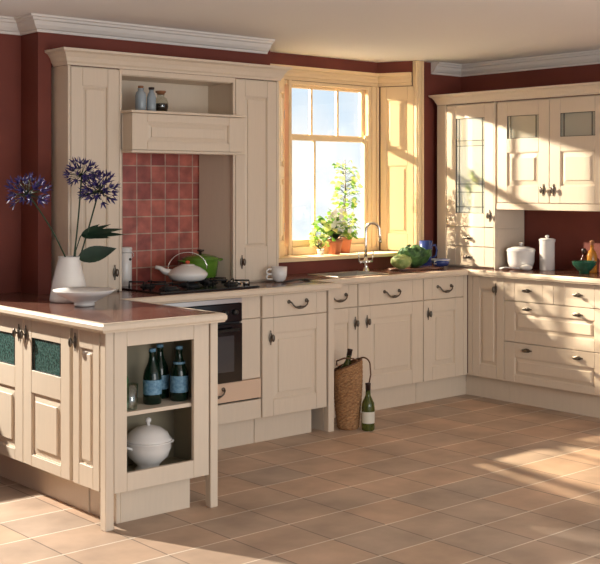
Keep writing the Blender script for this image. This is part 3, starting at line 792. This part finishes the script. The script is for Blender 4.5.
# sink and tap
sk = thing('sink', 'shallow stainless steel sink sunk in the worktop below the window', 'sink', (4.95, 5.33, WT))
m = MB()
m.box(-0.02, 0.43, -0.016, -0.001, 0.0008, 0.005, 0.001); m.box(-0.02, 0.43, 0.271, 0.286, 0.0008, 0.005, 0.001)
m.box(-0.02, -0.001, -0.001, 0.271, 0.0008, 0.005, 0.001); m.box(0.411, 0.43, -0.001, 0.271, 0.0008, 0.005, 0.001)
m.build('rim', M['steel'], sk)
m = MB(); m.box(0.002, 0.006, 0.002, 0.268, -0.058, 0.001); m.box(0.404, 0.408, 0.002, 0.268, -0.058, 0.001)
m.box(0.006, 0.404, 0.002, 0.006, -0.058, 0.001); m.box(0.006, 0.404, 0.264, 0.268, -0.058, 0.001); m.box(0.002, 0.408, 0.002, 0.268, -0.0615, -0.058)
m.build('bowl', M['steel'], sk)
tp = thing('mixer_tap', 'tall chrome swan-neck mixer tap with two cross levers behind the sink', 'tap', (5.425, 5.58, WT + 0.001))
MB().lathe([(0, 0), (0.026, 0), (0.027, 0.006), (0.018, 0.014), (0.016, 0.050), (0.020, 0.056), (0.020, 0.072), (0.013, 0.080), (0.011, 0.095)], seg=24).build('base', M['chrome'], tp)
pts = [(0, 0, 0.09), (0, 0, 0.18), (0, 0, 0.265)] + [(0.030 * (1 - math.cos(a)), -0.036 * (1 - math.cos(a)), 0.275 + 0.052 * math.sin(a)) for a in [PI * i / 12 for i in range(1, 12)]] + [(0.061, -0.073, 0.245), (0.063, -0.075, 0.205)]
MB().tube(pts, 0.0095, 12).build('spout', M['chrome'], tp)
MB().lathe([(0.012, 0), (0.012, 0.014)], 0.063, -0.075, 0.196, 14).build('nozzle', M['chrome'], tp)
for s in (-1, 1):
    lv = MB().tube([(s * 0.018, -s * 0.0, 0.064), (s * 0.060, 0, 0.064)], 0.009, 10).tube([(s * 0.060, 0, 0.064), (s * 0.066, 0, 0.10), (s * 0.070, 0, 0.135)], [0.006, 0.005, 0.006], 10)
    lv.build('lever', M['chrome'], tp)

# ================================================================ window plants


def flowerpot(t, r, h):
    MB().lathe([(0, 0), (r * 0.68, 0), (r * 0.92, h * 0.72), (r, h * 0.74), (r * 1.02, h), (r * 0.92, h), (r * 0.88, h * 0.80), (0, h * 0.80)], seg=28).build('pot', M['terra'], t)
    MB().lathe([(0, h * 0.82), (r * 0.87, h * 0.82), (r * 0.87, h * 0.805), (0, h * 0.805)], seg=20).build('soil', M['soil'], t)


rnd = random.Random(3)
p1 = thing('potted_plant', 'tall climbing plant trained up a cane in the rear terracotta pot on the sill', 'plant', (5.535, 5.905, 1.0005))
flowerpot(p1, 0.050, 0.115)
MB().tube([(0, 0, 0.08), (0.004, 0, 0.3), (0, 0, 0.66)], [0.004, 0.004, 0.003], 8).build('cane', M['cane'], p1)
MB().tube([(0.008 * math.cos(i * 0.7), 0.008 * math.sin(i * 0.7), 0.09 + i * 0.022) for i in range(24)], 0.0028, 6).build('stem', M['stem'], p1)
fy = MB(); fg = MB(); fs = MB()
for i in range(170):
    z = 0.16 + 0.48 * rnd.random(); a = rnd.random() * 2 * PI
    if 0.27 < z < 0.30: continue
    rr = (0.035 + 0.058 * rnd.random()) * (0.75 + 0.5 * math.sin(PI * (z - 0.1) / 0.56))
    b = Vector((0.01 * math.cos(a), 0.006 * math.sin(a), z - 0.02)); tip0 = Vector((rr * math.cos(a), min(0.04, 0.8 * rr * math.sin(a)), z + rnd.uniform(-0.01, 0.02)))
    fs.tube([b, tip0], 0.0012, 4)
    d = (tip0 - b).normalized(); L = rnd.uniform(0.036, 0.060)
    tip = tip0 + Vector((d.x * L, d.y * L * 0.5, rnd.uniform(-0.03, 0.012)))
    (fy if rnd.random() < 0.62 else fg).leaf(tip0, tip, L * 0.75, (rnd.uniform(-.5, .5), rnd.uniform(-1, 0.2), 0.8), 0.2, 4, 0.15)
fy.build('pale_leaves', M['leafy'], p1, normals=False); fg.build('green_leaves', M['leaf'], p1, normals=False); fs.build('stalks', M['stem'], p1)

p2 = thing('potted_plant', 'bushy white-flowered plant in the front left terracotta pot on the sill', 'plant', (5.380, 5.845, 1.0005))
flowerpot(p2, 0.056, 0.105)
fy = MB(); fg = MB(); fs = MB()
for i in range(200):
    a = rnd.random() * 2 * PI; el = rnd.uniform(-0.15, 1.3)
    R_ = rnd.uniform(0.05, 0.15)
    ox = -0.045 if rnd.random() < 0.3 else 0.0
    c0 = Vector((ox + R_ * 1.15 * math.cos(a) * math.cos(el), 0.55 * R_ * math.sin(a) * math.cos(el) - 0.01, 0.13 + R_ * 1.25 * math.sin(el)))
    if abs(c0.x) > 0.17: continue
    fs.tube([(0, 0, 0.09), (c0.x * 0.5, c0.y * 0.5, 0.11 + (c0.z - 0.11) * 0.6), c0], 0.0013, 4)
    L = rnd.uniform(0.03, 0.05); d = Vector((math.cos(a), 0.6 * math.sin(a), rnd.uniform(-0.5, 0.4))).normalized()
    (fg if rnd.random() < 0.5 else fy).leaf(c0, c0 + d * L, L * 0.95, (rnd.uniform(-.4, .4), rnd.uniform(-1, 0), 0.7), 0.2, 4, 0.2)
for i in range(16):
    a = rnd.random() * 2 * PI; el = rnd.uniform(0.1, 1.4); R_ = rnd.uniform(0.10, 0.155)
    c0 = Vector((R_ * math.cos(a) * math.cos(el), -abs(0.6 * R_ * math.sin(a) * math.cos(el)), 0.14 + R_ * 1.2 * math.sin(el)))
    fw = MB()
    for k in range(5):
        b = 2 * PI * k / 5
        fw.leaf((0, 0, 0), (0.027 * math.cos(b), -0.008, 0.027 * math.sin(b)), 0.024, (0, -1, 0), 0.1, 3)
    fw.build('flower', M['petalw'], p2, c0, normals=False)
fy.build('pale_leaves', M['leafy'], p2, normals=False); fg.build('green_leaves', M['leaf'], p2, normals=False); fs.build('stalks', M['stem'], p2)
p3 = thing('trailing_plant', 'small sprawling yellow-green sprig at the left foot of the bushy plant', 'plant', (5.255, 5.85, 1.0005))
MB().lathe([(0, 0), (0.020, 0), (0.026, 0.04), (0.023, 0.04), (0.018, 0.008), (0, 0.006)], seg=20).build('small_pot', M['white'], p3)
fy = MB(); fs = MB()
for i in range(60):
    a = rnd.random() * 2 * PI; R_ = rnd.uniform(0.02, 0.07); z = 0.05 + rnd.random() * 0.13
    c0 = Vector((R_ * math.cos(a) - 0.01, 0.5 * R_ * math.sin(a), z)); fs.tube([(0, 0, 0.03), c0], 0.001, 4)
    L = rnd.uniform(0.022, 0.036)
    fy.leaf(c0, c0 + Vector((math.cos(a), 0.5 * math.sin(a), rnd.uniform(-.4, .5))).normalized() * L, L * 0.8, (0, -1, 0.6), 0.2, 3, 0.2)
fy.build('leaves', M['leafy'], p3, normals=False); fs.build('stalks', M['stem'], p3)

# ================================================================ cabbages, blue mug, dish, board


def cabbage(name, label, loc, r, mtl, nleaf, seed, openness=0.35, flat=0.9):
    t = thing(name, label, 'cabbage', loc); t.scale = (1.08, 1.0, 0.86)
    rn = random.Random(seed)
    m = MB(); m.ell(0, 0, r * flat * 0.92, r * 0.84, r * 0.84, r * 0.80, 24, 14)
    for v in m.bm.verts:
        d = v.co - Vector((0, 0, r)); k = 1 + 0.03 * math.sin(9 * math.atan2(d.y, d.x) + 4 * d.z / r); v.co = Vector((0, 0, r)) + d * k
        v.co.z = max(0.002, v.co.z)
    m.build('heart', M[mtl], t)
    for L in range(nleaf):
        az = 2 * PI * L / nleaf + rn.uniform(-.2, .2); op = rn.uniform(0.4, 1.0) * openness; span = rn.uniform(0.46, 0.60) if L % 3 else 0.80
        lf = MB(); grid = []
        for i in range(10):
            u = i / 9.0; row = []
            for j in range(13):
                v = (j / 12.0 - 0.5) * 2
                th = v * 0.95 * math.sin(PI * (0.12 + 0.80 * u)) ** 0.6
                el = -PI / 2 * 0.75 + u * PI * span
                rad = r * (0.90 + 0.05 * L / nleaf) * (1 + op * (0.42 if L % 3 else 0.12) * u ** 3 + 0.05 * math.sin(v * 17 + u * 9) * (0.4 + u) + rn.uniform(-.03, .03))
                zc = r * 0.88
                x = rad * math.cos(el) * math.cos(az + th); y = rad * math.cos(el) * math.sin(az + th); z = zc + rad * 0.88 * math.sin(el) 
                row.append(lf.bm.verts.new((x, y, max(0.003, z))))
            grid.append(row)
        for i in range(9):
            for j in range(12):
                f = lf.bm.faces.new([grid[i][j], grid[i][j + 1], grid[i + 1][j + 1], grid[i + 1][j]]); f.smooth = True
        lf.build('leaf', M[mtl], t, normals=False)
    return t


bd = MB().lathe([(0, 0), (0.175, 0), (0.178, 0.005), (0.175, 0.012), (0, 0.012)], seg=40, sx=1.45, sy=0.70)
tag(bd.build('chopping_board', M['top'], loc=(5.86, 5.52, WT + 0.001)), 'thin oval reddish-brown board under the cabbages and blue dish', 'board')
cabbage('savoy_cabbage', 'large dark green crinkled cabbage with opened outer leaves', (5.845, 5.530, WT + 0.013), 0.104, 'cabb', 9, 4, 0.95)
cabbage('savoy_cabbage', 'small pale green cabbage in front left of the big dark one', (5.615, 5.430, WT + 0.014), 0.070, 'cabb2', 6, 9, 0.35)
bm_ = blue_mug = thing('mug', 'tall blue mug behind the cabbages next to the corner cabinet', 'mug', (6.065, 5.62, WT + 0.001))
MB().lathe([(0, 0.004), (0.040, 0), (0.042, 0.004), (0.040, 0.060), (0.044, 0.142), (0.040, 0.142), (0.036, 0.06), (0, 0.012)], seg=28).build('body', M['blue'], bm_)
MB().tube([(0.040, -0.010, 0.112), (0.066, -0.020, 0.118), (0.078, -0.024, 0.088), (0.070, -0.022, 0.058), (0.038, -0.010, 0.040)], 0.0062, 8).build('handle', M['blue'], bm_)
bm_.scale = (1.12, 1.12, 1.32)
bd2 = thing('dish', 'small blue and white dish at the right edge of the oval board', 'dish', (6.045, 5.46, WT + 0.014))
bd2.scale = (1.25, 1.25, 1.1)
MB().lathe([(0, 0.002), (0.034, 0), (0.046, 0.010), (0.054, 0.044), (0.051, 0.044), (0.042, 0.014), (0, 0.008)], seg=28).build('body', M['blue'], bd2)
MB().lathe([(0.0545, 0.040), (0.0550, 0.046), (0.051, 0.046)], seg=28, caps=False).build('rim', M['white'], bd2)
MB().tube([(-0.045, -0.010, 0.036), (-0.068, -0.016, 0.036), (-0.070, -0.016, 0.020), (-0.048, -0.010, 0.018)], 0.004, 8).build('handle', M['white'], bd2)

# ================================================================ right worktop crockery
c = thing('lidded_crock', 'squat white lidded pot beside the glazed corner cabinet', 'pot', (6.380, 5.015, WT + 0.001))
c.scale = (1.14, 1.14, 1.05)
MB().lathe([(0, 0), (0.055, 0), (0.070, 0.010), (0.083, 0.050), (0.086, 0.118), (0.088, 0.122), (0.088, 0.130), (0.080, 0.130)], seg=36).build('body', M['white'], c)
MB().lathe([(0.086, 0.1305), (0.084, 0.138), (0.050, 0.150), (0.0, 0.154)], seg=36).build('lid', M['white'], c)
MB().lathe([(0.007, 0.153), (0.008, 0.162), (0.014, 0.168), (0.013, 0.178), (0, 0.182)], seg=16).build('lid_knob', M['white'], c)
sp = thing('ladle', 'white ceramic ladle lying in front of the squat white pot', 'spoon', (6.235, 5.00, WT + 0.022), -0.95)
MB().tube([(-0.065, 0.01, -0.012), (-0.03, 0.004, -0.002), (0.03, 0, -0.004), (0.075, 0, -0.004)], [0.007, 0.005, 0.006, 0.009], 10).build('shaft', M['whitem'], sp)
MB().ell(0.115, 0, 0.0, 0.042, 0.034, 0.021, 18, 10).build('ladle_bowl', M['whitem'], sp)
c = thing('storage_canister', 'tall white canister with a knobbed lid against the dark red wall at right', 'canister', (6.44, 4.835, WT + 0.001))
MB().lathe([(0, 0), (0.050, 0), (0.052, 0.004), (0.052, 0.190), (0.055, 0.200), (0.055, 0.205), (0.050, 0.205)], seg=32).build('body', M['white'], c)
MB().lathe([(0.056, 0.2055), (0.058, 0.212), (0.040, 0.220), (0, 0.222)], seg=32).build('lid', M['white'], c)
MB().lathe([(0.008, 0.221), (0.010, 0.227), (0.014, 0.232), (0.012, 0.240), (0, 0.243)], seg=16).build('lid_knob', M['white'], c)
c = MB().lathe([(0, 0.004), (0.034, 0), (0.036, 0.018), (0.046, 0.024), (0.078, 0.064), (0.080, 0.078), (0.084, 0.082), (0.080, 0.084), (0.074, 0.066), (0.04, 0.030), (0, 0.026)], seg=36)
tag(c.build('bowl', M['greenbowl'], loc=(6.36, 4.475, WT + 0.001)), 'dark green footed bowl on the right-hand worktop', 'bowl')
t = bottle('sauce_bottle', 'small dark red sauce bottle with a black cap behind the green bowl', 'bottle', (6.49, 4.570, WT + 0.001),
           [(0, 0), (0.024, 0), (0.026, 0.004), (0.026, 0.088), (0.016, 0.104), (0.012, 0.110), (0.012, 0.122)], 'sauce', None,
           [(0.014, 0.122), (0.015, 0.160), (0, 0.161)], 'foil', [('paper_label', 0.0265, 0.035, 0.075, 'label')])
t = bottle('oil_bottle', 'cork-stoppered amber oil bottle behind the green bowl at the right edge', 'bottle', (6.49, 4.505, WT + 0.001),
           [(0, 0), (0.032, 0), (0.034, 0.005), (0.034, 0.115), (0.024, 0.142), (0.012, 0.156), (0.012, 0.180), (0.015, 0.182)], 'amber', None,
           [(0.010, 0.1825), (0.012, 0.200), (0.017, 0.204), (0.012, 0.216), (0, 0.218)], 'cork')

# ================================================================ vase, bowl and flowers on the peninsula
vs = MB().lathe([(0, 0.003), (0.090, 0), (0.096, 0.006), (0.095, 0.020), (0.083, 0.095), (0.064, 0.170), (0.052, 0.214), (0.054, 0.226), (0.050, 0.226), (0.047, 0.210), (0.070, 0.12), (0.080, 0.02), (0, 0.012)], seg=40)
VX, VY = 2.885, 5.105
tag(vs.build('vase', M['whitem'], loc=(VX, VY, WT + 0.001)), 'tapered white vase holding three violet flower heads on the peninsula', 'vase')
bw = MB().lathe([(0, 0.006), (0.048, 0), (0.050, 0.010), (0.045, 0.014), (0.080, 0.034), (0.124, 0.056), (0.152, 0.076), (0.150, 0.079), (0.118, 0.061), (0.07, 0.036), (0, 0.024)], seg=48)
tag(bw.build('bowl', M['whitem'], loc=(2.835, 4.868, WT + 0.001)), 'wide shallow white footed bowl in front of the vase', 'bowl')


def agapanthus(label, head, base, bend, r, seed, n=40):
    rn = random.Random(seed)
    t = thing('agapanthus', label, 'flower', base, 0, 'flowers in the white vase')
    H = Vector(head) - Vector(base); B = Vector(bend)
    pts = [H * (i / 10) + B * math.sin(PI * i / 10) for i in range(11)]
    MB().tube(pts, 0.0042, 8).build('stem', M['stem'], t)
    st = MB(); pe = MB()
    for i in range(n):
        ph = i * 2.39996; cz = 1 - 1.55 * (i + 0.5) / n
        s = math.sqrt(max(0, 1 - cz * cz)); d = Vector((s * math.cos(ph), s * math.sin(ph), cz)) 
        d = (d + Vector((rn.uniform(-.12, .12), rn.uniform(-.12, .12), rn.uniform(-.12, .12)))).normalized()
        q = H + d * r * rn.uniform(0.50, 0.74); st.tube([H, q], [0.0011, 0.0013], 4)
        side = d.cross(Vector((0.3, 0.2, 1))).normalized(); up = side.cross(d)
        L = r * rn.uniform(0.24, 0.36)
        for k in range(5):
            a = 2 * PI * k / 5
            o = side * math.cos(a) + up * math.sin(a)
            pe.leaf(q, q + d * L + o * L * 0.36, L * 0.26, o, 0.2, 3, -0.25)
    st.build('flower_stalks', M['stem'], t); pe.build('petals', M['petalb'], t, normals=False)
    return t


zt = WT + 0.205
agapanthus('violet agapanthus leaning far left, lowest of the three in the vase', (2.645, 5.08, 1.435), (VX + 0.034, VY, zt - 0.10), (0.012, 0, 0.02), 0.125, 1)
agapanthus('violet agapanthus standing upright, tallest and middle of the three', (2.940, 5.075, 1.528), (VX + 0.006, VY - 0.01, zt - 0.10), (0.006, 0, 0), 0.105, 2)
agapanthus('full violet agapanthus leaning slightly right above the green leaves', (3.030, 5.06, 1.445), (VX + 0.022, VY, zt - 0.10), (0.0, 0, -0.01), 0.122, 3, 50)
# leaves
t = thing('vase_leaf', 'dark split leaf with finger lobes spreading right above the vase', 'leaf', (VX + 0.020, VY - 0.015, zt - 0.08), 0, 'foliage in the white vase')
MB().tube([(0, 0, 0), (0.01, 0, 0.13), (0.035, -0.005, 0.205)], 0.0028, 6).build('stalk', M['stem'], t)
m = MB(); o = Vector((0.035, -0.005, 0.205))
for (dx, dz, w_) in ((0.10, 0.062, 0.022), (0.17, 0.066, 0.020), (0.25, 0.045, 0.026), (0.26, 0.015, 0.028), (0.17, -0.005, 0.026), (0.08, -0.010, 0.024)):
    m.leaf(o, o + Vector((dx, -0.02, dz)), w_ * 1.35, (0.1, -1, 0.9), 0.1, 6, 0.10)
m.build('blade', M['leafd'], t, normals=False)
t = thing('vase_leaf', 'dark pointed leaf lying low to the right over the vase rim', 'leaf', (VX + 0.028, VY - 0.025, zt - 0.06), 0, 'foliage in the white vase')
MB().tube([(0, 0, 0), (0.004, -0.004, 0.07)], 0.003, 6).build('stalk', M['stem'], t)
m = MB(); m.leaf((0.0, -0.004, 0.07), (0.215, -0.03, 0.115), 0.085, (0.1, -1, 0.45), 0.15, 8, -0.02)
m.build('blade', M['leafd'], t, normals=False)

# ================================================================ contents of the display cabinet
DS = 0.4905
mw = [(0, 0.002), (0.038, 0), (0.042, 0.006), (0.042, 0.120), (0.036, 0.150), (0.020, 0.185), (0.015, 0.210), (0.0145, 0.226), (0.016, 0.228), (0.016, 0.234)]
capb = [(0.0165, 0.2345), (0.0165, 0.248), (0, 0.249)]
bottle('mineral_water_bottle', 'dark green mineral water bottle with pale blue label, beside the tumbler', 'bottle', (2.880, 4.345, DS), mw, 'botgreen', 'mineral water bottles', capb, 'labelblue',
       [('main_label', 0.0425, 0.045, 0.110, 'labelblue')])
bottle('mineral_water_bottle', 'dark mineral water bottle with wide blue label and round neck label, rightmost', 'bottle', (3.020, 4.335, DS), mw, 'botgreen', 'mineral water bottles', capb, 'labelblue',
       [('main_label', 0.0425, 0.040, 0.115, 'labelblue'), ('neck_label', 0.0280, 0.163, 0.178, 'labelblue')])
bottle('mineral_water_bottle', 'dark bottle standing behind and between the other two mineral water bottles', 'bottle', (2.985, 4.440, DS), mw, 'botgreen', 'mineral water bottles', capb, 'labelblue',
       [('main_label', 0.0425, 0.045, 0.110, 'labelblue')])
bottle('glass_bottle', 'slim clear green bottle behind the glass tumbler in the display cabinet', 'bottle', (2.762, 4.415, DS),
       [(0, 0.002), (0.028, 0), (0.031, 0.005), (0.031, 0.110), (0.024, 0.140), (0.012, 0.180), (0.011, 0.225), (0.013, 0.226)], 'botlight')
tb = MB().lathe([(0, 0.004), (0.031, 0.0), (0.033, 0.004), (0.038, 0.112), (0.0362, 0.112), (0.0315, 0.008), (0, 0.008)], seg=28)
tag(tb.build('tumbler', M['tumbler'], loc=(2.728, 4.295, DS)), 'clear glass tumbler at the left front of the display shelf', 'glass')
tt = thing('soup_tureen', 'white footed soup tureen with knobbed lid at the bottom of the display cabinet', 'tureen', (2.878, 4.375, 0.1865))
MB().lathe([(0, 0.002), (0.058, 0), (0.062, 0.006), (0.048, 0.020), (0.060, 0.034), (0.090, 0.062), (0.104, 0.100), (0.105, 0.124), (0.110, 0.130), (0.108, 0.134)], seg=44).build('body', M['white'], tt)
MB().lathe([(0.107, 0.1345), (0.108, 0.139), (0.098, 0.148), (0.088, 0.168), (0.058, 0.190), (0.022, 0.201), (0.0, 0.203)], seg=44).build('lid', M['white'], tt)
MB().lathe([(0.010, 0.201), (0.007, 0.211), (0.014, 0.220), (0.013, 0.232), (0, 0.238)], seg=18).build('lid_knob', M['white'], tt)
for s in (-1, 1):
    MB().tube([(s * 0.098, -0.022, 0.108), (s * 0.122, -0.020, 0.118), (s * 0.126, 0, 0.110), (s * 0.122, 0.020, 0.118), (s * 0.098, 0.022, 0.108)], 0.006, 8).build('side_handle', M['white'], tt)

# ================================================================ basket and wine bottles
bk = thing('wicker_basket', 'tall woven cane bottle basket standing on the floor by the cabinet post', 'basket', (4.765, 5.055, 0.0008), -0.7); bk.scale = (0.92, 0.92, 0.97)
bm = MB()
rows, seg = 30, 44
rg = []
for i in range(rows + 1):
    z = 0.40 * i / rows; R_ = 0.064 + 0.026 * math.sin(PI * 0.62 * z / 0.40) + (-0.012 if i == 0 else 0)
    ring = []
    for k in range(seg):
        a = 2 * PI * k / seg
        wv = 0.0028 * (1 if ((i // 1) + (k // 2)) % 2 else -1)
        slope = 0.036 * math.cos(a) * (z / 0.40)
        ring.append(bm.bm.verts.new(((R_ + wv) * 1.0 * math.cos(a), (R_ + wv) * 0.86 * math.sin(a), z + slope)))
    rg.append(ring)
for a_, b_ in zip(rg, rg[1:]):
    for k in range(seg): bm.bm.faces.new([a_[k], a_[(k + 1) % seg], b_[(k + 1) % seg], b_[k]])
bm.bm.faces.new(rg[0])
bo = bm.build('body', M['basket'], bk)
sd = bo.modifiers.new('thickness', 'SOLIDIFY'); sd.thickness = 0.005; sd.offset = -1
pts = [(0.089 * math.cos(a), 0.077 * math.sin(a), 0.402 + 0.036 * math.cos(a)) for a in [2 * PI * i / 28 for i in range(29)]]
MB().tube(pts, 0.006, 8, False).build('rim', M['cane'], bk)
hpts = [Vector((-0.075, -0.03, 0.40)), Vector((-0.078, -0.05, 0.43)), Vector((-0.030, -0.078, 0.452)), Vector((0.03, -0.072, 0.448)), Vector((0.078, -0.04, 0.42))]
MB().tube(hpts, 0.005, 8).build('handle', M['cane'], bk)
hp2 = []
for i in range(15):
    a = PI * i / 14
    hp2.append((0.060 + 0.042 * (1 - math.cos(a)), 0.02 - 0.02 * (1 - math.cos(a)), 0.40 + 0.045 * math.sin(a)))
hp2.append((0.148, -0.02, 0.34)); hp2.append((0.138, -0.02, 0.29))
MB().tube(hp2, 0.005, 8).build('handle', M['cane'], bk)


def wine(label, loc, rot=(0, 0, 0), group=None):
    t = thing('wine_bottle', label, 'bottle', loc, 0, group); t.rotation_euler = rot; t.scale = (1.08, 1.08, 0.95)
    MB().lathe([(0, 0.006), (0.030, 0), (0.035, 0.004), (0.037, 0.014), (0.037, 0.150), (0.033, 0.178), (0.020, 0.208), (0.0145, 0.225), (0.0135, 0.255)], seg=28).build('glass', M['botolive'], t)
    MB().lathe([(0.0145, 0.2555), (0.0145, 0.288), (0.016, 0.290), (0.016, 0.300), (0, 0.301)], seg=18).build('capsule', M['foil'], t)
    # label wraps the side facing the room
    m = MB(); R_ = 0.0376; a0, a1 = -PI * 0.98, -PI * 0.12; n = 14; A = []; B = []
    for i in range(n + 1):
        a = a0 + (a1 - a0) * i / n
        A.append(m.bm.verts.new((R_ * math.cos(a), R_ * math.sin(a), 0.050))); B.append(m.bm.verts.new((R_ * math.cos(a), R_ * math.sin(a), 0.122)))
    for i in range(n): m.bm.faces.new([A[i], A[i + 1], B[i + 1], B[i]]).smooth = True
    m.build('paper_label', M['label'], t)
    return t


wine('green wine bottle with a cream label standing on the floor beside the basket', (4.824, 4.942, 0.0008), (0, 0, -0.3))
wine('wine bottle leaning inside the woven basket with only its neck showing', (4.722, 5.068, 0.205), (0.02, 0.24, 0))
